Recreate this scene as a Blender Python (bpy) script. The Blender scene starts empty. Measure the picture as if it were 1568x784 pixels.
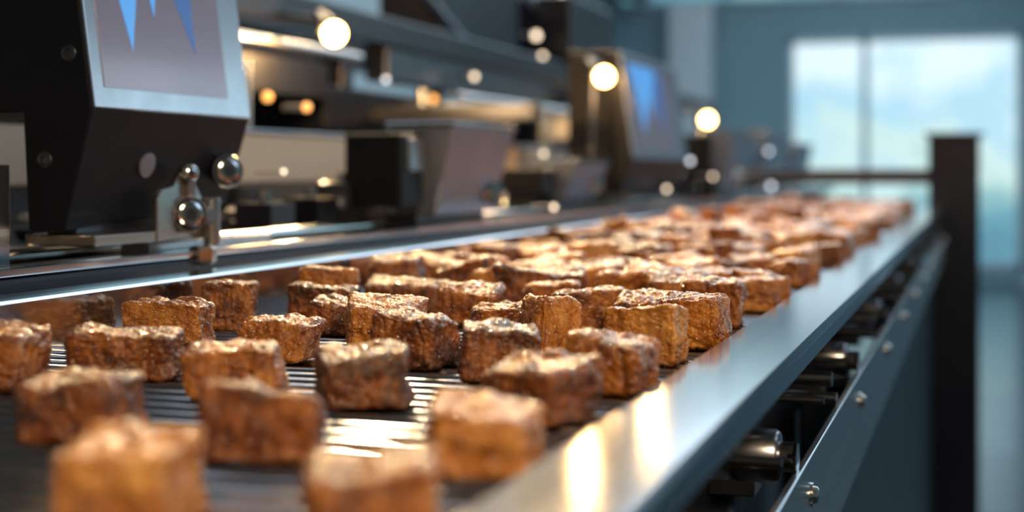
import bpy, bmesh, math, random
import numpy as np
from mathutils import Vector, Matrix

random.seed(7); rng=np.random.default_rng(11)
CZ=0.993      # camera height
ZB=0.900      # belt surface height
sc=bpy.context.scene

# ------------------------------------------------------------------ materials
def mat(name,col,metal=0.0,rough=0.4,col2=None,nscale=20,bump=0.0,bscale=80,stretch=(1,1,1),
        rvar=0.08,coat=0.0,emis=None,estr=0.0,spec=0.5):
    m=bpy.data.materials.new(name); m.use_nodes=True
    nt=m.node_tree; b=nt.nodes['Principled BSDF']
    tc=nt.nodes.new('ShaderNodeTexCoord'); mp=nt.nodes.new('ShaderNodeMapping')
    nt.links.new(tc.outputs['Object'],mp.inputs[0]); mp.inputs['Scale'].default_value=stretch
    n=nt.nodes.new('ShaderNodeTexNoise'); n.inputs['Scale'].default_value=nscale; n.inputs['Detail'].default_value=4
    nt.links.new(mp.outputs[0],n.inputs['Vector'])
    mx=nt.nodes.new('ShaderNodeMix'); mx.data_type='RGBA'
    c2=col2 or tuple(c*0.75 for c in col)
    mx.inputs[6].default_value=(*col,1); mx.inputs[7].default_value=(*c2,1)
    nt.links.new(n.outputs[0],mx.inputs[0]); nt.links.new(mx.outputs[2],b.inputs['Base Color'])
    mr=nt.nodes.new('ShaderNodeMapRange'); mr.inputs[3].default_value=max(0.02,rough-rvar); mr.inputs[4].default_value=rough+rvar
    nt.links.new(n.outputs[0],mr.inputs[0]); nt.links.new(mr.outputs[0],b.inputs['Roughness'])
    b.inputs['Metallic'].default_value=metal
    b.inputs['Coat Weight'].default_value=coat; b.inputs['Coat Roughness'].default_value=0.08
    b.inputs['Specular IOR Level'].default_value=spec
    if bump>0:
        n2=nt.nodes.new('ShaderNodeTexNoise'); n2.inputs['Scale'].default_value=bscale; n2.inputs['Detail'].default_value=3
        nt.links.new(mp.outputs[0],n2.inputs['Vector'])
        bp=nt.nodes.new('ShaderNodeBump'); bp.inputs['Strength'].default_value=bump; bp.inputs['Distance'].default_value=0.001
        nt.links.new(n2.outputs[0],bp.inputs['Height']); nt.links.new(bp.outputs[0],b.inputs['Normal'])
    if emis:
        b.inputs['Emission Color'].default_value=(*emis,1); b.inputs['Emission Strength'].default_value=estr
    return m

STEEL=mat('brushed_steel',(.60,.60,.62),1,.24,nscale=60,bump=.10,bscale=300,stretch=(1,.03,1),rvar=.06)
WSTEEL=mat('warm_brushed_steel',(.56,.48,.42),1,.28,nscale=60,bump=.08,bscale=300,stretch=(1,.05,1),rvar=.06)
RAIL=mat('rail_steel',(.68,.69,.73),1,.115,nscale=40,bump=.015,bscale=250,stretch=(1,.02,1),rvar=.025)
CHROME=mat('polished_steel',(.76,.75,.75),1,.13,nscale=40,rvar=.04)
ROLL=mat('roller_satin_steel',(.42,.42,.46),1,.24,nscale=40,rvar=.05)
GUN=mat('gunmetal',(.13,.135,.16),.9,.30,nscale=30,bump=.05,bscale=200)
HOOD=mat('hood_grey_metal',(.34,.38,.48),.6,.38,nscale=12)
BLACK=mat('black_powdercoat',(.004,.005,.011),0,.48,nscale=20,bump=.06,bscale=900,rvar=.05,spec=.28)
DARK=mat('dark_painted_steel',(.018,.019,.034),.3,.32,nscale=8)
TAN=mat('bronze_anodised_beam',(.80,.60,.45),.20,.36,nscale=12,stretch=(1,.1,1))
PANEL=mat('silver_panel',(.52,.55,.62),.9,.25,nscale=30,rvar=.03)
SCREEN=mat('display_glass',(.20,.17,.22),.6,.24,nscale=6,coat=.5,emis=(.20,.165,.21),estr=.38)
BLUE1=mat('display_blue',(.03,.25,.7),0,.25,emis=(.14,.42,.90),estr=.60)
BLUE2=mat('display_deep_blue',(.02,.08,.3),0,.25,emis=(.07,.16,.40),estr=.55)
RODM=mat('belt_rod_steel',(.50,.50,.56),1,.12,nscale=50,rvar=.05)
RUB=mat('rubber',(.012,.012,.014),0,.6)
WALL=mat('painted_wall',(.19,.295,.345),0,.55,col2=(.14,.24,.29),nscale=1.5,rvar=.05)
WALLL=mat('painted_wall_panel',(.55,.60,.62),0,.5,col2=(.36,.43,.47),nscale=1.2,rvar=.05)
CEIL=mat('ceiling_paint',(.45,.52,.56),0,.7,nscale=2)
FLOOR=mat('polished_concrete',(.032,.048,.060),0,.20,col2=(.018,.032,.043),nscale=1.3,rvar=.06)
FRAME=mat('window_frame',(.42,.52,.58),.1,.4)
def emit(name,c,s): return mat(name,tuple(min(1,x) for x in c),0,.4,emis=c,estr=s)
BULB=emit('warm_bulb',(1,.54,.18),30)
BULB2=emit('pendant_bulb',(1,.60,.22),75)
GLINTW=emit('glint_white',(1,.78,.56),3.2)  # emissive glint colours for shiny bolts, not lamps
GLINTO=emit('glint_amber',(1,.45,.12),2.2)
GLINTB=emit('glint_cool',(.80,.86,.95),2.2)
PANL=emit('ceiling_glow',(.80,.92,1),1.7)  # glow of the added ceiling panels

def daypane(name,strength):
    m=bpy.data.materials.new(name); m.use_nodes=True; nt=m.node_tree; b=nt.nodes['Principled BSDF']
    tc=nt.nodes.new('ShaderNodeTexCoord'); sx=nt.nodes.new('ShaderNodeSeparateXYZ')
    nt.links.new(tc.outputs['Generated'],sx.inputs[0])
    n=nt.nodes.new('ShaderNodeTexNoise'); n.inputs['Scale'].default_value=1.6; nt.links.new(tc.outputs['Object'],n.inputs['Vector'])
    ad=nt.nodes.new('ShaderNodeMath'); ad.operation='MULTIPLY_ADD'; ad.inputs[1].default_value=.9; ad.use_clamp=True
    nt.links.new(n.outputs[0],ad.inputs[0])
    sb=nt.nodes.new('ShaderNodeMath'); sb.operation='SUBTRACT'; sb.inputs[1].default_value=.34
    nt.links.new(sx.outputs[2],sb.inputs[0]); nt.links.new(sb.outputs[0],ad.inputs[2])
    r=nt.nodes.new('ShaderNodeValToRGB'); cr=r.color_ramp
    data=[(0.0,(.08,.22,.30)),(.30,(.13,.34,.42)),(.46,(.32,.56,.56)),(.58,(.64,.84,.80)),(.78,(.42,.70,.84)),(1.0,(.78,.94,1))]
    cr.elements[0].position=0; cr.elements[0].color=(*data[0][1],1); cr.elements[1].position=1; cr.elements[1].color=(*data[-1][1],1)
    for p,c in data[1:-1]:
        e=cr.elements.new(p); e.color=(*c,1)
    nt.links.new(ad.outputs[0],r.inputs[0]); nt.links.new(r.outputs[0],b.inputs['Emission Color'])
    b.inputs['Emission Strength'].default_value=strength; b.inputs['Base Color'].default_value=(.1,.15,.18,1); b.inputs['Roughness'].default_value=.2
    return m
DAY=daypane('daylit_glass',.92)
GLOWP=daypane('added_pane_glow',2.8)  # glow for the added pane in the right wall

# ------------------------------------------------------------------ mesh helpers
class B:
    def __init__(s): s.bm=bmesh.new(); s.mats=[]
    def mi(s,m):
        if m not in s.mats: s.mats.append(m)
        return s.mats.index(m)
    def box(s,x0,x1,y0,y1,z0,z1,m):
        vs=[s.bm.verts.new(p) for p in [(x0,y0,z0),(x1,y0,z0),(x1,y1,z0),(x0,y1,z0),(x0,y0,z1),(x1,y0,z1),(x1,y1,z1),(x0,y1,z1)]]
        for f in [(0,3,2,1),(4,5,6,7),(0,1,5,4),(1,2,6,5),(2,3,7,6),(3,0,4,7)]:
            fc=s.bm.faces.new([vs[i] for i in f]); fc.material_index=s.mi(m)
    def loft(s,A,Bp,m,faces=None):
        n=len(A); a=[s.bm.verts.new(p) for p in A]; b=[s.bm.verts.new(p) for p in Bp]
        out=[]
        for i in range(n):
            j=(i+1)%n
            f=s.bm.faces.new([a[i],a[j],b[j],b[i]]); f.material_index=s.mi(faces[i] if faces else m); out.append(f)
        f=s.bm.faces.new(a[::-1]); f.material_index=s.mi(m); g=s.bm.faces.new(b); g.material_index=s.mi(m)
        return out
    def cyl(s,p0,p1,r,m,seg=20,r2=None,smooth=True):
        p0=Vector(p0);p1=Vector(p1); r2=r if r2 is None else r2
        d=(p1-p0).normalized(); u=d.orthogonal().normalized(); v=d.cross(u)
        a=[];b=[]
        for i in range(seg):
            t=2*math.pi*i/seg; o=u*math.cos(t)+v*math.sin(t)
            a.append(s.bm.verts.new(p0+o*r)); b.append(s.bm.verts.new(p1+o*r2))
        k=s.mi(m)
        for i in range(seg):
            j=(i+1)%seg; f=s.bm.faces.new([a[i],a[j],b[j],b[i]]); f.material_index=k; f.smooth=smooth
        f=s.bm.faces.new(a[::-1]); f.material_index=k; f=s.bm.faces.new(b); f.material_index=k
    def lathe(s,base,axis,prof,m,seg=28):
        """prof: list of (h,r) along axis"""
        base=Vector(base); d=Vector(axis).normalized(); u=d.orthogonal().normalized(); v=d.cross(u); k=s.mi(m)
        rings=[]
        for h,r in prof:
            rings.append([s.bm.verts.new(base+d*h+(u*math.cos(2*math.pi*i/seg)+v*math.sin(2*math.pi*i/seg))*max(r,1e-5)) for i in range(seg)])
        for q in range(len(rings)-1):
            for i in range(seg):
                j=(i+1)%seg; f=s.bm.faces.new([rings[q][i],rings[q][j],rings[q+1][j],rings[q+1][i]]); f.material_index=k; f.smooth=seg>8
        f=s.bm.faces.new(rings[0][::-1]); f.material_index=k; f=s.bm.faces.new(rings[-1]); f.material_index=k
    def ball(s,c,r,m,seg=16):
        k=s.mi(m); res=bmesh.ops.create_uvsphere(s.bm,u_segments=seg,v_segments=seg//2+2,radius=r,matrix=Matrix.Translation(c))
        for v in res['verts']:
            for f in v.link_faces: f.material_index=k; f.smooth=True
    def done(s,name,parent=None,bevel=0.0,seg=2):
        bmesh.ops.recalc_face_normals(s.bm,faces=s.bm.faces)
        for e in s.bm.edges:
            if len(e.link_faces)==2 and e.calc_face_angle(0)>math.radians(40): e.smooth=False
        me=bpy.data.meshes.new(name); s.bm.to_mesh(me); s.bm.free()
        for m in s.mats: me.materials.append(m)
        n=len(me.vertices); co=np.empty(n*3); me.vertices.foreach_get('co',co); co=co.reshape(-1,3)
        c=(co.min(0)+co.max(0))/2; co-=c; me.vertices.foreach_set('co',co.ravel()); me.update()
        o=bpy.data.objects.new(name,me); sc.collection.objects.link(o)
        o.location=Vector(c)
        if parent: o.parent=parent; o.location=Vector(c)-parent.location
        if bevel>0:
            md=o.modifiers.new('bevel','BEVEL'); md.width=bevel; md.segments=seg; md.limit_method='ANGLE'; md.angle_limit=math.radians(50)
            md.harden_normals=False
        return o
def empty(name,loc):
    e=bpy.data.objects.new(name,None); e.location=loc; e.empty_display_size=.05; sc.collection.objects.link(e); return e

# ------------------------------------------------------------------ room
X0,X1,Y0,Y1,H=-3.4,3.5,-2.5,13.3,3.2
b=B(); b.box(X0-.1,X1+.1,Y0-.1,Y1+.1,-.1,0,FLOOR); b.done('floor')
b=B(); b.box(X0-.1,X1+.1,Y0-.1,Y1+.1,H,H+.1,CEIL); b.done('ceiling')
b=B(); b.box(X0-.1,X0,Y0,Y1,0,H,WALLL); b.done('wall_left')
b=B(); b.box(X0,X1,Y0-.1,Y0,0,H,WALL); b.done('wall_front')
wx0,wx1,wz0,wz1=-1.68,.36,.12,2.22
b=B(); b.box(X0,wx0,Y1,Y1+.1,0,H,WALL); b.box(wx1,X1,Y1,Y1+.1,0,H,WALL); b.box(wx0,wx1,Y1,Y1+.1,wz1,H,WALL); b.box(wx0,wx1,Y1,Y1+.1,0,wz0,WALL); b.done('wall_back')
b=B()
for xa,xb in ((wx0,wx0+.05),(wx0+.66,wx0+.72),(wx1-.05,wx1)): b.box(xa,xb,Y1-.02,Y1+.06,wz0,wz1,FRAME)
b.box(wx0,wx1,Y1-.02,Y1+.06,wz1-.05,wz1,FRAME); b.box(wx0,wx1,Y1-.02,Y1+.06,wz0,wz0+.06,FRAME)
b.box(wx0+.05,wx1-.05,Y1+.06,Y1+.08,wz0+.02,wz1-.04,DAY)
b.done('window_1')
b=B(); b.box(X1,X1+.1,Y0,6.2,0,H,WALL); b.box(X1,X1+.1,10.6,Y1,0,H,WALL); b.box(X1,X1+.1,6.2,10.6,0,.9,WALL); b.box(X1,X1+.1,6.2,10.6,2.9,H,WALL); b.done('wall_right')
b=B()  # added unseen glowing pane, gives the silver bezel its bright reflection
for yy in (6.2,8.37,10.54): b.box(X1-.02,X1+.06,yy,yy+.06,.9,2.9,FRAME)
b.box(X1-.02,X1+.06,6.2,10.6,.9,.96,FRAME); b.box(X1-.02,X1+.06,6.2,10.6,2.84,2.9,FRAME)
b.box(X1+.06,X1+.08,6.2,10.6,.9,2.9,GLOWP)
b.done('added_glow_pane')
# added glowing strip above the view, brightens the rail by reflection
b=B(); b.box(-3.3,-.2,Y1-.03,Y1-.01,2.60,3.12,DAY)
for x in (-3.3,-2.28,-1.26,-.24): b.box(x,x+.04,Y1-.05,Y1-.005,2.58,3.14,FRAME)
b.box(-3.3,-.2,Y1-.05,Y1-.005,2.56,2.60,FRAME); b.box(-3.3,-.2,Y1-.05,Y1-.005,3.12,3.16,FRAME); b.done('added_glow_strip')
b=B(); b.box(X0,wx0,Y1-.015,Y1,0,.12,FRAME); b.box(wx1,X1,Y1-.015,Y1,0,.12,FRAME); b.done('baseboard_back')
b=B(); b.box(X0,X0+.015,Y0,Y1,0,.12,FRAME); b.done('baseboard_left')
b=B(); b.box(-2.75,-2.35,Y1-.3,Y1-.06,0,2.55,WALLL); b.done('wall_column',bevel=.01)
b=B(); b.cyl((X0+.35,Y0+.3,2.75),(X0+.35,Y1-.1,2.75),.16,STEEL,24)
for y in np.arange(0,13,1.6): b.cyl((X0+.35,y,2.75),(X0+.35,y+.04,2.75),.175,GUN,24); b.cyl((X0+.35,y,2.9),(X0+.35,y,H),.008,GUN,8)
b.done('ventilation_duct')
for (x,y,hx,hy) in [(-1.6,1.5,.16,.62),(-1.6,5.0,.16,.62),(-1.6,8.5,.16,.62),(1.3,1.5,.16,.62),(1.3,5.0,.16,.62),(1.3,8.5,.16,.62),(-.75,10.2,.45,.62),(-.75,12.0,.45,.62),(-.35,7.6,.30,.62),(-2.2,11.6,.45,.8)]:  # added unseen glowing panels, for reflections in the metal and rail
    b=B(); b.box(x-hx,x+hx,y-hy,y+hy,H-.06,H-.002,FRAME); b.box(x-hx+.02,x+hx-.02,y-hy+.02,y+hy-.02,H-.065,H-.058,PANL)
    b.done('added_ceiling_glow')

# ------------------------------------------------------------------ conveyor
conv=empty('conveyor',(-.28,1.5,0))
YA,YE=-.7,3.5
bx0,bx1=-.448,-.124
b=B(); y=YA
while y<YE-.02:
    b.cyl((bx0,y,ZB-.0032),(bx1,y,ZB-.0032),.0032,RODM,12); y+=.0160
for x in (-.43,-.34,-.235,-.142):
    b.box(x-.004,x+.004,YA,YE-.02,ZB-.011,ZB-.0068,DARK)
b.done('belt_rods',conv)
b=B(); b.box(bx0+.01,bx1-.01,YA,YE-.02,ZB-.024,ZB-.020,BLACK); b.done('belt_gap_shade',conv)  # black sheet standing in for the shade between the rods
b=B()
prof=[(-.121,ZB-.004),(-.121,ZB+.0085),(-.1195,ZB+.010),(-.082,ZB+.010),(-.079,ZB+.0075),(-.079,ZB-.001),(-.082,ZB-.001),(-.082,ZB+.005),(-.116,ZB+.005),(-.118,ZB-.004)]
b.loft([(x,YA,z) for x,z in prof],[(x,YE,z) for x,z in prof],RAIL); b.done('top_rail',conv,.0006)
b=B(); b.box(-.150,-.146,YA,YE,ZB-.11,ZB-.024,DARK); b.box(-.150,-.118,YA,YE,ZB-.024,ZB-.020,DARK); b.done('side_plate',conv)
b=B()
zt,zb_=ZB-.048,ZB-.112
prof=[(-.079,zt),(-.079,zb_),(-.118,zb_),(-.118,zb_+.003),(-.083,zb_+.003),(-.083,zt-.0)]
b.loft([(x,YA,z) for x,z in prof],[(x,YE,z) for x,z in prof],STEEL)
b.done('lower_rail',conv,.0008)
b=B()
for i in range(-4,10):
    b.lathe((-.079,.715+.302*i,ZB-.067),(1,0,0),[(0,.0062),(.001,.0062),(.001,.0046),(.003,.0044),(.0038,.003)],CHROME,18)
b.done('rail_bolts',conv)
b=B()
for i in range(-7,16):
    yy=.68+.18*i; z=ZB-.042
    if i%2==0:
        b.lathe((-.30,yy,z),(1,0,0),[(0,.0125),(.185,.0125),(.186,.0118),(.189,.0118),(.190,.0128),(.208,.0128),(.210,.0115),(.2105,.007),(.2165,.007)],ROLL,32)
        b.cyl((-.0855,yy,z),(-.0815,yy,z),.0075,CHROME,6)
    else:
        b.cyl((-.148,yy,z+.012),(-.083,yy,z+.012),.0045,ROLL,16)
        b.cyl((-.148,yy+.03,z-.004),(-.083,yy+.03,z-.004),.0035,ROLL,16)
    b.cyl((-.148,yy-.045,z+.006),(-.083,yy-.045,z+.006),.0022,GUN,10)
b.done('rollers',conv)
b=B()
for i in range(-2,9): b.box(-.146,-.120,.80+.36*i,.83+.36*i,ZB-.09,ZB-.02,GUN)
b.done('roller_brackets',conv,.001)
b=B()
prof=[(-.448,ZB-.02),(-.448,ZB+.0285),(-.4495,ZB+.030),(-.4735,ZB+.030),(-.475,ZB+.0285),(-.475,ZB-.03),(-.472,ZB-.03),(-.472,ZB+.026),(-.451,ZB+.026),(-.451,ZB-.02)]
b.loft([(x,YA,z) for x,z in prof],[(x,YE,z) for x,z in prof],RAIL)
b.done('guard_rail',conv,.0006)
b=B(); 
for yy in np.arange(-.3,3.4,.42): b.box(-.4485,-.4465,yy,yy+.012,ZB+.001,ZB+.027,GUN)
b.done('guard_joints',conv)
b=B(); b.box(-.112,-.104,YA,YE-.05,.12,ZB-.113,DARK); b.box(-.47,-.46,YA,YE-.05,.12,ZB-.06,DARK)  # dark sheets standing in for the shade below the conveyor
b.done('shade_panels',conv)
b=B()
for yy in (-.6,.4,1.4,2.4,3.3):
    for x in (-.165,-.44): b.box(x,x+.05,yy,yy+.05,.02,ZB-.112,GUN); b.cyl((x+.025,yy+.025,0),(x+.025,yy+.025,.025),.035,RUB,16)
    b.box(-.44,-.12,yy+.01,yy+.04,.25,.29,GUN)
    b.box(-.44,-.12,yy,yy+.05,ZB-.13,ZB-.10,GUN)
b.done('legs',conv,.002)
b=B()
b.box(-.115,.0,YE,YE+.10,0,CZ+.085,DARK); b.box(-.125,.01,YE-.01,YE+.11,CZ+.083,CZ+.092,GUN)
b.box(-.95,-.84,YE,YE+.10,0,CZ+.03,DARK)
b.box(-.86,-.10,YE+.02,YE+.08,CZ-.03,CZ+.006,GUN)
b.box(-.84,-.115,YE+.02,YE+.08,.6,.66,DARK)
b.done('end_frame',conv,.003)

# ------------------------------------------------------------------ chunks
def hsh(ix,iy,iz):
    n=(ix*374761393+iy*668265263+iz*2147483647+1013904223)&0xffffffff
    n=((n^(n>>13))*1274126177)&0xffffffff
    n=((n^(n>>16))*2246822519)&0xffffffff
    return ((n^(n>>15))&0xffffff)/float(0xffffff)
def vn(p):
    i=np.floor(p).astype(np.int64); f=p-i; f=f*f*(3-2*f)
    r=0
    for a in (0,1):
        for c in (0,1):
            for e in (0,1):
                w=(f[:,0] if a else 1-f[:,0])*(f[:,1] if c else 1-f[:,1])*(f[:,2] if e else 1-f[:,2])
                r=r+w*hsh(i[:,0]+a,i[:,1]+c,i[:,2]+e)
    return r*2-1
def template(cuts):
    bm=bmesh.new(); bmesh.ops.create_cube(bm,size=2); bmesh.ops.subdivide_edges(bm,edges=bm.edges[:],cuts=cuts,use_grid_fill=True)
    bm.verts.ensure_lookup_table(); v=np.array([x.co[:] for x in bm.verts]); f=np.array([[q.index for q in x.verts] for x in bm.faces]); bm.free(); return v,f
T={n:template(n) for n in (54,30,14,8)}
AV=[];AF=[];AT=[];off=0
def chunk(x,y,rot,sx,sy,sz,res,z0=0.0):
    global off
    p,F=T[res]; r=.17+rng.random()*.13
    q=np.clip(p,-(1-r),(1-r)); d=p-q; n=d/np.linalg.norm(d,axis=1)[:,None]; v=q+n*r
    so=rng.random(3)*500
    side=1-np.abs(n[:,2]); top=np.clip(n[:,2],0,1)
    s3=np.array([sx,sy,sz])/2
    w=v*s3
    u=v+so
    dsp=.0017*vn(u*1.2)+.0009*vn(u*2.8+9)+.0012*top*vn(u*3.4+3)+.0005*vn(u*6.5)
    dsp+=side*(.0006*vn((u*np.array([6,6,1.2])))-.0009*np.clip(1-4*np.abs(vn(u*np.array([2.2,2.2,.7])+40)),0,1))
    dsp+=.00036*vn(u*13)+.00022*vn(u*24)-.0014*np.clip(vn(u*4.5+77)-.42,0,1)
    dsp-=.0009*top*np.clip(1-5*np.abs(vn(u*1.8+140)),0,1)
    w=w+n*dsp[:,None]
    sh=rng.normal(0,.09,4)
    w[:,0]+=w[:,2]*sh[0]; w[:,1]+=w[:,2]*sh[1]
    w[:,0]*=1+sh[2]*v[:,1]*.9; w[:,1]*=1+sh[0]*v[:,0]*.8
    w[:,2]+=np.where(v[:,2]>0,(v[:,0]*sh[3]+v[:,1]*sh[2])*.020,0)
    w[:,2]+=sz/2; w[:,2]=np.maximum(w[:,2],.0)
    c,s=math.cos(rot),math.sin(rot)
    X=w[:,0]*c-w[:,1]*s+x; Y=w[:,0]*s+w[:,1]*c+y
    AV.append(np.stack([X,Y,w[:,2]+ZB+z0],1)); AF.append(F+off); AT.append(np.full(len(p),rng.random())); off+=len(p)
R=math.radians
man=[(-.2120,.323,12,.029,.029,.022),(-.1445,.327,28,.030,.028,.020),(-.2215,.4177,14,.034,.030,.0205),(-.2981,.425,8,.034,.031,.021),
(-.1471,.419,10,.031,.028,.0195),(-.2321,.518,30,.034,.027,.022),(-.2943,.527,12,.036,.028,.020),(-.3668,.556,18,.044,.028,.021),
(-.1577,.508,-12,.033,.031,.021),(-.1473,.583,-8,.032,.029,.023),(-.2067,.611,24,.033,.028,.022),(-.2564,.6325,-10,.031,.029,.024),
(-.3268,.629,4,.034,.025,.020),(-.4163,.6736,10,.040,.028,.022),(-.1538,.68,-6,.033,.030,.026),(-.2067,.686,40,.020,.034,.029),
(-.1424,.743,0,.031,.032,.027),(-.300,.694,14,.036,.030,.023),(-.385,.800,6,.038,.026,.022),(-.424,.753,20,.028,.028,.026),
(-.2937,.812,10,.036,.030,.023),(-.358,.868,5,.05,.028,.020),(-.405,.850,20,.034,.034,.028),(-.2213,.818,14,.040,.030,.022),
(-.258,.862,10,.032,.028,.022),(-.286,.906,12,.036,.030,.026),(-.2269,.940,4,.036,.030,.024),(-.152,.855,0,.032,.032,.026),
(-.401,.51,10,.034,.028,.025),(-.415,.984,12,.036,.030,.028),(-.348,.745,8,.030,.026,.018),(-.2475,.742,6,.034,.028,.019),(-.180,.792,-14,.030,.028,.022),(-.185,.90,10,.034,.03,.025)]
placed=[]
for (x,y,r,sx,sy,sz) in man:
    chunk(x,y,R(r),sx*1.06,sy*1.04,sz*1.04,54); placed.append((x,y))
def fill(ya,yb,sp,res,dens=1.0,gx=.043,md=.037):
    y=ya
    while y<yb:
        x=-.424+rng.random()*.03
        while x<-.138:
            px=x+rng.normal(0,.006); py=y+rng.normal(0,.009)
            px=min(max(px,-.424),-.143)
            if rng.random()<dens and all((px-a)**2+(py-c)**2>md**2 for a,c in placed):
                placed.append((px,py))
                big=rng.random()
                chunk(px,py,rng.normal(.1,.4),.030+big*.009,.028+rng.random()*.007,.020+rng.random()*.010,res)
                if rng.random()<.06: chunk(px+.012,py+.01,rng.normal(0,.6),.028,.026,.018,res,.021)
            x+=gx
        y+=sp
fill(.95,1.45,.046,30,md=.039); fill(1.45,2.2,.042,14); fill(2.2,3.38,.042,8); fill(-.6,.17,.06,14)
V=np.concatenate(AV);F=np.concatenate(AF);TT=np.concatenate(AT)
ctr=np.array([-.28,1.4,ZB])
me=bpy.data.meshes.new('glazed_meat_chunks')
me.vertices.add(len(V)); me.vertices.foreach_set('co',(V-ctr).ravel())
me.loops.add(len(F)*4); me.loops.foreach_set('vertex_index',F.ravel().astype(np.int32))
me.polygons.add(len(F)); me.polygons.foreach_set('loop_start',np.arange(len(F),dtype=np.int32)*4)
me.update(calc_edges=True); me.validate()
me.polygons.foreach_set('use_smooth',np.ones(len(F),dtype=bool))
a=me.attributes.new('tint','FLOAT','POINT'); a.data.foreach_set('value',TT.astype(np.float32))
ob=bpy.data.objects.new('glazed_meat_chunks',me); ob.location=ctr; sc.collection.objects.link(ob)
m=bpy.data.materials.new('caramel_glazed_meat'); m.use_nodes=True; nt=m.node_tree; N=nt.nodes; L=nt.links; P=N['Principled BSDF']
tc=N.new('ShaderNodeTexCoord'); 
def noise(scale,det,vec,rough=.6):
    n=N.new('ShaderNodeTexNoise'); n.inputs['Scale'].default_value=scale; n.inputs['Detail'].default_value=det; n.inputs['Roughness'].default_value=rough
    L.new(vec,n.inputs['Vector']); return n.outputs[0]
def math_(op,a,b_=None,c=None):
    n=N.new('ShaderNodeMath'); n.operation=op
    for i,v in enumerate((a,b_,c)):
        if v is None: continue
        if isinstance(v,(int,float)): n.inputs[i].default_value=v
        else: L.new(v,n.inputs[i])
    return n.outputs[0]
O=tc.outputs['Object']
mp=N.new('ShaderNodeMapping'); mp.inputs['Scale'].default_value=(1,1,.30); L.new(O,mp.inputs[0])
n1=noise(75,5,O); n2=noise(380,3,mp.outputs[0]); n3=noise(1300,3,O); n4=noise(420,2,O)
at=N.new('ShaderNodeAttribute'); at.attribute_name='tint'
fac=math_('ADD',math_('ADD',math_('MULTIPLY',n1,.50),math_('MULTIPLY',n2,.24)),math_('MULTIPLY',n3,.26))
fac=math_('ADD',fac,math_('MULTIPLY',math_('SUBTRACT',at.outputs['Fac'],.5),.18))
r=N.new('ShaderNodeValToRGB'); cr=r.color_ramp
cr.elements[0].position=.365; cr.elements[0].color=(.045,.009,.0015,1); cr.elements[1].position=.69; cr.elements[1].color=(.84,.46,.14,1)
e=cr.elements.new(.455); e.color=(.22,.060,.007,1); e=cr.elements.new(.55); e.color=(.50,.19,.030,1)
L.new(fac,r.inputs[0]); L.new(r.outputs[0],P.inputs['Base Color'])
ro=N.new('ShaderNodeMapRange'); ro.inputs[1].default_value=.38; ro.inputs[2].default_value=.62; ro.inputs[3].default_value=.24; ro.inputs[4].default_value=.58
L.new(n4,ro.inputs[0]); L.new(ro.outputs[0],P.inputs['Roughness'])
P.inputs['Specular IOR Level'].default_value=.40; P.inputs['Specular Tint'].default_value=(1,.76,.46,1)
P.inputs['Coat Weight'].default_value=1.0; P.inputs['Coat Roughness'].default_value=.07
P.inputs['Coat IOR'].default_value=1.7
P.inputs['Coat Tint'].default_value=(1,.88,.66,1)
hh=math_('ADD',math_('MULTIPLY',n2,1.0),math_('MULTIPLY',n3,.35))
bp=N.new('ShaderNodeBump'); bp.inputs['Strength'].default_value=.7; bp.inputs['Distance'].default_value=.0013
L.new(hh,bp.inputs['Height']); L.new(bp.outputs[0],P.inputs['Normal'])
bp2=N.new('ShaderNodeBump'); bp2.inputs['Strength'].default_value=1.0; bp2.inputs['Distance'].default_value=.0028
L.new(n4,bp2.inputs['Height']); L.new(bp2.outputs[0],P.inputs['Coat Normal'])
me.materials.append(m)

# ------------------------------------------------------------------ machine heads
def head(name,xv,ya,yb,zv,zt,zlo_n,zlo_f,back):
    p=empty(name,(xv,(ya+yb)/2,zv))
    tilt=.14*(zt-zv)
    def prof(y,zl): return [(xv,y,zv),(xv-.019,y,zl),(xv-.045,y,zl),(xv-.049,y,zv-.001),(back,y,zv-.001),(back,y,zt),(xv-tilt,y,zt)]
    b=B(); b.loft(prof(ya,zlo_n),prof(yb,zlo_f),BLACK); b.done('housing',p,.0012)
    f=lambda y,z,o=0: (xv-.14*(z-zv)+o*.99,y,z+o*.14)
    def plate(pts,m,o0,o1,nm,bev=0.0):
        b=B(); b.loft([f(y,z,o0) for y,z in pts],[f(y,z,o1) for y,z in pts],m); b.done(nm,p,bev)
    L_=yb-ya
    plate([(ya+.001,zv+.001),(yb-.001,zv+.001),(yb-.001,zt-.002),(ya+.001,zt-.002)],PANEL,.0,.0022,'silver_bezel',.0008)
    s0,s1,t0,t1=ya+.065*L_,yb-.165*L_,zv+.014,zt-.012
    plate([(s0,t0),(s1,t0),(s1,t1),(s0,t1)],SCREEN,.0022,.0028,'display')
    def q(u,v): return (s0+(s1-s0)*u,t0+(t1-t0)*v)
    plate([q(.03,.97),q(.235,.18),q(.46,.97)],BLUE1,.0028,.0031,'display_mark_1')
    plate([q(.28,.97),q(.43,.36),q(.60,.97)],BLUE1,.0031,.0034,'display_mark_2')
    plate([q(.36,.97),q(.75,.20),q(.76,.97)],BLUE2,.0028,.0030,'display_mark_3')
    return p
h1=head('touchscreen_control_unit',-.504,.729,.922,CZ+.037,CZ+.20,CZ-.036,CZ-.0225,-.70)
b=B()
for x,z in ((-.520,CZ+.071),(-.537,CZ+.007),(-.66,CZ+.06),(-.66,CZ+.18),(-.54,CZ+.18)):
    b.lathe((x,.729,z),(0,-1,0),[(-.001,.0052),(.0006,.0052),(.0012,.0044),(.0013,.0026),(.0002,.0022)],GUN,20)
b.done('housing_screws',h1)
nrm=Vector((.967,0,-.25)).normalized()
b=B(); b.lathe((-.5125,.802,CZ+.004),nrm,[(-.001,.0082),(.0006,.0082),(.0008,.0068)],HOOD,28); b.done('sensor_window',h1)
b=B()
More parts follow.
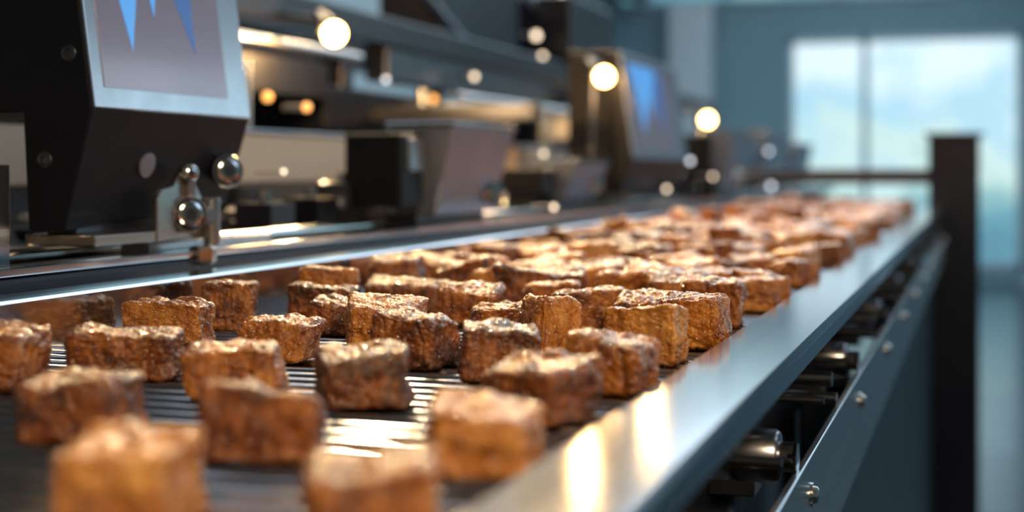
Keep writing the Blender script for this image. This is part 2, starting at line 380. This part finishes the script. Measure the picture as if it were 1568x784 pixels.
b.box(-.556,-.506,.735,.862,CZ-.0455,CZ-.0385,WSTEEL)
b.box(-.548,-.526,.745,.90,CZ-.0385,CZ-.030,GUN)
b.done('mount_plate',h1,.001)
b=B()
pl=[(.802,-.0455),(.802,-.018),(.808,-.0115),(.822,-.009),(.834,.003),(.842,.003),(.846,-.005),(.864,-.024),(.866,-.0455)]
b.loft([(-.509,y,CZ+z) for y,z in pl],[(-.505,y,CZ+z) for y,z in pl],WSTEEL); b.done('hinge_bracket',h1,.0008)
ax=Vector((.80,-.60,0)).normalized()
def knob(b,c,s,depth):
    """collar, dark groove, polished face disc with centre socket"""
    b.lathe(c,ax,[(-.002,.0100*s),(depth-.006,.0100*s)],GUN,40)
    b.lathe(c,ax,[(depth-.006,.0118*s),(depth-.0052,.0122*s),(depth-.0010,.0122*s),(depth,.0116*s)],STEEL,40)
    b.lathe(c,ax,[(depth-.0004,.0106*s),(depth+.0003,.0106*s)],BLACK,40)
    b.lathe(c,ax,[(depth,.0094*s),(depth+.0012,.0092*s),(depth+.0019,.0080*s),(depth+.0022,.0060*s)],CHROME,40)
    b.lathe(c,ax,[(depth+.002,.0046*s),(depth+.0025,.0044*s)],GUN,6)
b=B()
knob(b,Vector((-.507,.8385,CZ-.0285)),1.0,.0095)
c=Vector((-.508,.8395,CZ-.001))
b.lathe(c,ax,[(-.001,.0040),(.006,.0044),(.007,.0058),(.011,.0058),(.0125,.0045),(.013,.002)],CHROME,28)
b.lathe(c,ax,[(.0128,.0026),(.0133,.0024)],GUN,6)
b.cyl((-.503,.8385,CZ-.026),(-.502,.8385,CZ-.004),.0032,STEEL,16)
knob(b,Vector((-.519,.903,CZ+.0005)),.97,.0185)
b.done('adjustment_knobs',h1)
b=B()
b.cyl((-.500,.862,CZ-.050),(-.500,.862,CZ-.018),.0058,STEEL,20)
b.lathe((-.500,.856,CZ-.030),(1,-.3,0),[(-.006,.006),(.003,.006),(.004,.004)],STEEL,20)
b.lathe((-.500,.850,CZ-.050),(0,0,-1),[(0,.0055),(.0008,.0085),(.002,.0098),(.011,.0098),(.0125,.0088),(.0135,.005)],CHROME,6)
b.done('hex_fitting',h1,.0006)
b=B(); b.box(-.562,-.549,.70,.712,CZ-.058,CZ+.004,STEEL); b.done('side_stanchion',h1,.0008)

head('touchscreen_control_unit',-.515,2.17,2.60,CZ+.02,CZ+.19,CZ-.035,CZ-.03,-.62)

def cap_unit(ya,yb,zt,zb,xv=-.50):
    p=empty('sealing_head',(xv-.08,(ya+yb)/2,zb))
    b=B()
    A=[(xv,zt),(xv-.022,zb),(xv-.07,zb),(xv-.07,zt)]
    b.loft([(x,ya+(.012 if z==zb else 0),z) for x,z in A],[(x,yb-(.012 if z==zb else 0),z) for x,z in A],HOOD); b.done('hood',p,.002)
    b=B(); b.box(xv-.072,xv+.003,ya-.002,yb+.002,zt,zt+.005,RAIL); b.done('hood_rim',p,.001)
    b=B(); b.box(xv-.09,xv-.03,ya-.06,ya-.004,zb+.01,zt-.008,BLACK); b.box(xv-.032,xv-.026,ya-.045,ya-.012,zb+.045,zt-.012,PANEL); b.done('actuator',p,.002)
    b=B(); b.lathe((xv-.02,yb-.04,zb+.022),ax,[(0,.012),(.01,.014),(.016,.013),(.018,.008)],CHROME,24); b.box(xv-.065,xv-.03,ya-.02,yb-.02,CZ-.058,zb+.002,DARK); b.done('knob_and_foot',p)
    return p
cap_unit(1.33,1.53,CZ+.045,CZ-.045)
cap_unit(3.00,3.20,CZ+.085,CZ-.035)
cap_unit(1.90,2.08,CZ+.012,CZ-.040,-.53)
cap_unit(3.45,3.80,CZ+.085,CZ-.035,-.56)
cap_unit(4.0,4.5,CZ+.11,CZ-.035,-.56)
cap_unit(4.65,5.1,CZ+.09,CZ-.035,-.56)

# ------------------------------------------------------------------ machine line behind
ml=empty('packaging_machine_line',(-.9,2.4,0))
b=B()
b.box(-1.25,-.500,-.4,5.2,CZ-.078,CZ-.058,DARK); b.box(-1.22,-.53,-.38,5.15,.10,CZ-.078,BLACK)
for y in (-.3,1.2,2.8,4.9):
    for x in (-.60,-1.15): b.cyl((x,y,0),(x,y,.10),.03,GUN,14)
b.done('machine_bed',ml,.003)
b=B(); b.box(-.512,-.500,-.4,5.2,CZ-.0575,CZ-.053,RAIL); b.cyl((-.56,-.4,CZ-.052),(-.56,5.2,CZ-.052),.005,CHROME,14); b.cyl((-.487,-.4,CZ-.078),(-.487,3.5,CZ-.078),.008,STEEL,12)
b.done('slide_rails',ml,.0008)
b=B()
for y0_,y1_ in ((.2,1.81),(2.31,2.78),(3.0,4.6)):
    b.box(-.80,-.75,y0_,y1_,CZ-.012,CZ+.042,TAN); b.box(-.805,-.745,y0_-.004,y1_+.004,CZ+.042,CZ+.046,RAIL)
for y in (.35,1.1,1.78,2.35,2.74,3.1,4.5): b.box(-.79,-.76,y-.015,y+.015,CZ-.06,CZ-.012,GUN)
b.done('bronze_beam',ml,.002)
b=B()
b.box(-.95,-.89,.9,5.0,CZ+.20,CZ+.245,DARK); b.box(-1.2,-1.14,.9,5.0,CZ+.20,CZ+.245,DARK)
b.box(-.94,-.90,2.1,3.0,CZ+.145,CZ+.20,GUN)
for y in (1.0,1.95,3.0,4.0,4.95):
    b.box(-.94,-.90,y-.02,y+.02,CZ-.06,CZ+.21,DARK); b.box(-1.19,-1.15,y-.02,y+.02,CZ-.06,CZ+.21,DARK); b.box(-1.2,-.9,y-.02,y+.02,CZ+.205,CZ+.24,DARK)
b.box(-1.05,-.93,2.41,2.87,CZ+.21,CZ+.62,DARK)
b.box(-1.00,-.88,1.83,2.22,CZ+.058,CZ+.123,BLACK)
b.box(-1.10,-.86,1.50,1.80,CZ+.10,CZ+.15,BLACK)
b.box(-1.05,-.88,3.1,3.5,CZ+.245,CZ+.40,DARK)
b.box(-.90,-.62,1.99,2.03,CZ+.075,CZ+.10,GUN)
b.done('gantry_frame',ml,.003)
b=B()
for z,y0_,y1_ in ((.13,2.3,3.6),(.035,2.0,4.2),(.165,.9,1.9)): b.cyl((-.86,y0_,CZ+z),(-.86,y1_,CZ+z),.008,STEEL,12)
for y in (1.52,2.1,2.75,3.4): b.cyl((-.84,y,CZ-.058),(-.84,y,CZ+.13),.010,STEEL,14)
b.cyl((-.93,1.4,CZ+.62),(-.93,2.6,CZ+.22),.012,GUN,12); b.cyl((-.95,2.1,CZ+.70),(-.95,3.1,CZ+.35),.012,STEEL,12)
b.done('guide_tubes',ml)
b=B(); rr=random.Random(5)
y=.35
while y<4.9:
    for x in (-.60,-.66,-.71):
        if .68<y<.95 and x>-.68: continue
        if rr.random()<.75:
            t=rr.random(); h=.012+rr.random()*.035
            zz=CZ-.058
            yy=y+rr.uniform(-.02,.02)
            if t<.4: b.box(x-.018,x+.018,yy-.022,yy+.022,zz,zz+h,rr.choice([DARK,GUN,BLACK,GUN])); b.cyl((x,yy,zz+h),(x,yy,zz+h+.010),.006,CHROME,12)
            elif t<.75: b.cyl((x-.02,yy,zz+.013),(x+.022,yy,zz+.013),.012,rr.choice([STEEL,GUN,CHROME]),16); b.cyl((x+.022,yy,zz+.013),(x+.035,yy,zz+.013),.004,CHROME,10)
            else: b.cyl((x,yy,zz),(x,yy,zz+h+.02),.009,rr.choice([STEEL,GUN]),14); b.ball((x,yy,zz+h+.022),.010,CHROME)
    y+=.085
b.done('actuators_and_fittings',ml)
b=B()
for y0_,y1_,z0_,z1_,mm in ((1.05,1.30,-.058,.03,GUN),(1.36,1.70,-.058,.075,DARK),(2.05,2.45,-.058,.06,HOOD),(2.60,2.95,-.058,.12,GUN),(3.15,3.6,-.058,.15,DARK),(3.8,4.3,-.058,.17,GUN)):
    b.box(-1.12,-.97,y0_,y1_,CZ+z0_,CZ+z1_,mm); b.box(-1.13,-.96,y0_-.006,y1_+.006,CZ+z1_,CZ+z1_+.006,RAIL)
    b.cyl((-.97,(y0_+y1_)/2,CZ+z1_*.4),(-.945,(y0_+y1_)/2,CZ+z1_*.4),.022,STEEL,20)
b.done('gearbox_housings',ml,.003)
b=B(); b.box(-.545,-.522,.82,.99,CZ-.058,CZ-.0475,PANEL); b.done('linear_guide_block',ml,.001)
b=B()  # glowing domes imitate light glinting off small bolts
glints=[(-.745,1.50,.075,GLINTO,.005),(-.745,1.82,.012,GLINTW,.004),(-.86,1.62,.095,GLINTO,.006),(-.60,1.25,-.030,GLINTW,.003),(-.60,1.32,-.035,GLINTW,.003),
(-.58,1.42,-.020,GLINTW,.003),(-.60,1.12,-.045,GLINTW,.0028),(-.86,2.0,.14,GLINTB,.004),(-.86,2.4,.17,GLINTW,.005),(-.86,2.2,.12,GLINTO,.006),
(-.52,2.66,.02,GLINTB,.005),(-.52,2.9,-.01,GLINTW,.004),(-.55,3.3,.00,GLINTW,.006),(-.55,3.4,.00,GLINTW,.004),(-.55,3.93,.055,GLINTB,.006),(-.93,3.2,.42,GLINTW,.007),(-.93,3.0,.30,GLINTW,.008),
(-.70,2.3,.03,GLINTW,.004),(-.51,1.72,-.045,GLINTW,.003),(-.51,2.4,-.03,GLINTW,.004),(-.54,3.9,-.04,GLINTB,.007),
(-.90,2.95,.25,GLINTW,.006),(-.90,2.7,.21,GLINTO,.006),(-.90,3.05,.22,GLINTW,.009),(-.74,2.50,-.02,GLINTO,.006),(-.60,1.05,-.02,GLINTO,.003),(-.60,1.65,-.03,GLINTO,.004),(-.62,1.20,.0,GLINTW,.002)]
for x,y,z,mm,r_ in glints:
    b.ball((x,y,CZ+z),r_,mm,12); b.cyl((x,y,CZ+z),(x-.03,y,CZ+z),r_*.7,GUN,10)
b.done('glint_domes',ml)

def pt(name,loc,e,c,r_):
    l=bpy.data.lights.new(name,'POINT'); l.energy=e; l.color=c; l.shadow_soft_size=r_
    o=bpy.data.objects.new(name,l); o.location=loc; sc.collection.objects.link(o)
def lamp(x,y,z,r_,mount=None,e=1.2):
    p=empty('task_lamp',(x,y,z))
    b=B(); b.ball((x,y,z),r_,BULB,20); b.done('bulb',p)
    b=B(); b.lathe((x-.012,y+.004,z+r_*.5),(-.6,.3,.75),[(-.004,r_*.85),(.004,r_*1.0),(.014,r_*.8),(.03,r_*.4)],GUN,20)
    b.cyl((x-.02,y+.01,z+.02),mount or (-.93,y+.03,CZ+.215),.005,GUN,10); b.done('shade_and_arm',p)
    pt('light_task',(x+.03,y-.03,z-r_-.01),e,(1,.60,.26),.01)
lamp(-.80,1.69,CZ+.180,.015,None,3.0); lamp(-.548,2.12,CZ+.146,.014,(-.568,2.12,CZ-.058),.35); lamp(-.80,4.37,CZ+.161,.018,None,2.0)
for y in (1.2,2.4,3.66,4.46):  # the near two are unseen lamps added to the row
    p=empty('pendant_lamp',(-1.0,y,CZ+.61)); zp=CZ+.61
    b=B(); b.ball((-1.0,y,zp),.028,BULB2,24); b.done('bulb',p)
    b=B(); b.lathe((-1.0,y,zp+.03),(0,0,1),[(0,.09),(.004,.092),(.05,.05),(.08,.03),(.12,.02)],GUN,32); b.cyl((-1.0,y,zp+.145),(-1.0,y,H),.005,GUN,8); b.done('shade_and_cord',p)

# ------------------------------------------------------------------ lights
def area(name,loc,tgt,sx,sy,e,c):
    l=bpy.data.lights.new(name,'AREA'); l.shape='RECTANGLE'; l.size=sx; l.size_y=sy; l.energy=e; l.color=c
    o=bpy.data.objects.new(name,l); o.location=loc; o.rotation_euler=(Vector(tgt)-Vector(loc)).to_track_quat('-Z','Y').to_euler(); sc.collection.objects.link(o)
for y in (1.2,2.4): pt('light_sparkle',(-.95,y,CZ+.55),6.5,(1,.68,.32),.014)  # added point lights by the near pendants, for sparkle on the chunks
area('light_key_warm',(-1.1,1.9,2.4),(-.28,.9,.9),.10,.10,26,(1,.70,.36))
area('light_key_warm_far',(-1.1,3.6,2.4),(-.28,2.4,.9),.10,.10,38,(1,.68,.32))
area('light_fill_warm',(.7,-.5,1.75),(-.28,.8,.9),.35,.35,16,(1,.75,.46))
area('light_cool_fill',(-.5,7,3.05),(-.5,7,0),3,9,190,(.64,.84,1))  # added cool fill overhead, goes with the added ceiling panels
area('light_cool_side',(2.6,1.5,2.2),(-.3,1.2,.9),1.2,1.2,8,(.55,.75,1))
w=bpy.data.worlds.new('World'); sc.world=w; w.use_nodes=True
w.node_tree.nodes['Background'].inputs[0].default_value=(.35,.5,.65,1); w.node_tree.nodes['Background'].inputs[1].default_value=.3

# ------------------------------------------------------------------ camera
cam=bpy.data.cameras.new('camera'); co=bpy.data.objects.new('camera',cam); sc.collection.objects.link(co)
co.location=(0,0,CZ); co.rotation_euler=(math.pi/2,0,math.radians(18.2))
cam.sensor_width=36; cam.lens=50; cam.shift_y=-.0825; cam.clip_start=.02; cam.clip_end=60
cam.dof.use_dof=True; cam.dof.focus_distance=.74; cam.dof.aperture_fstop=4.9
sc.camera=co
sc.view_settings.view_transform='Standard'
sc.view_settings.look='None'
sc.view_settings.exposure=0.12
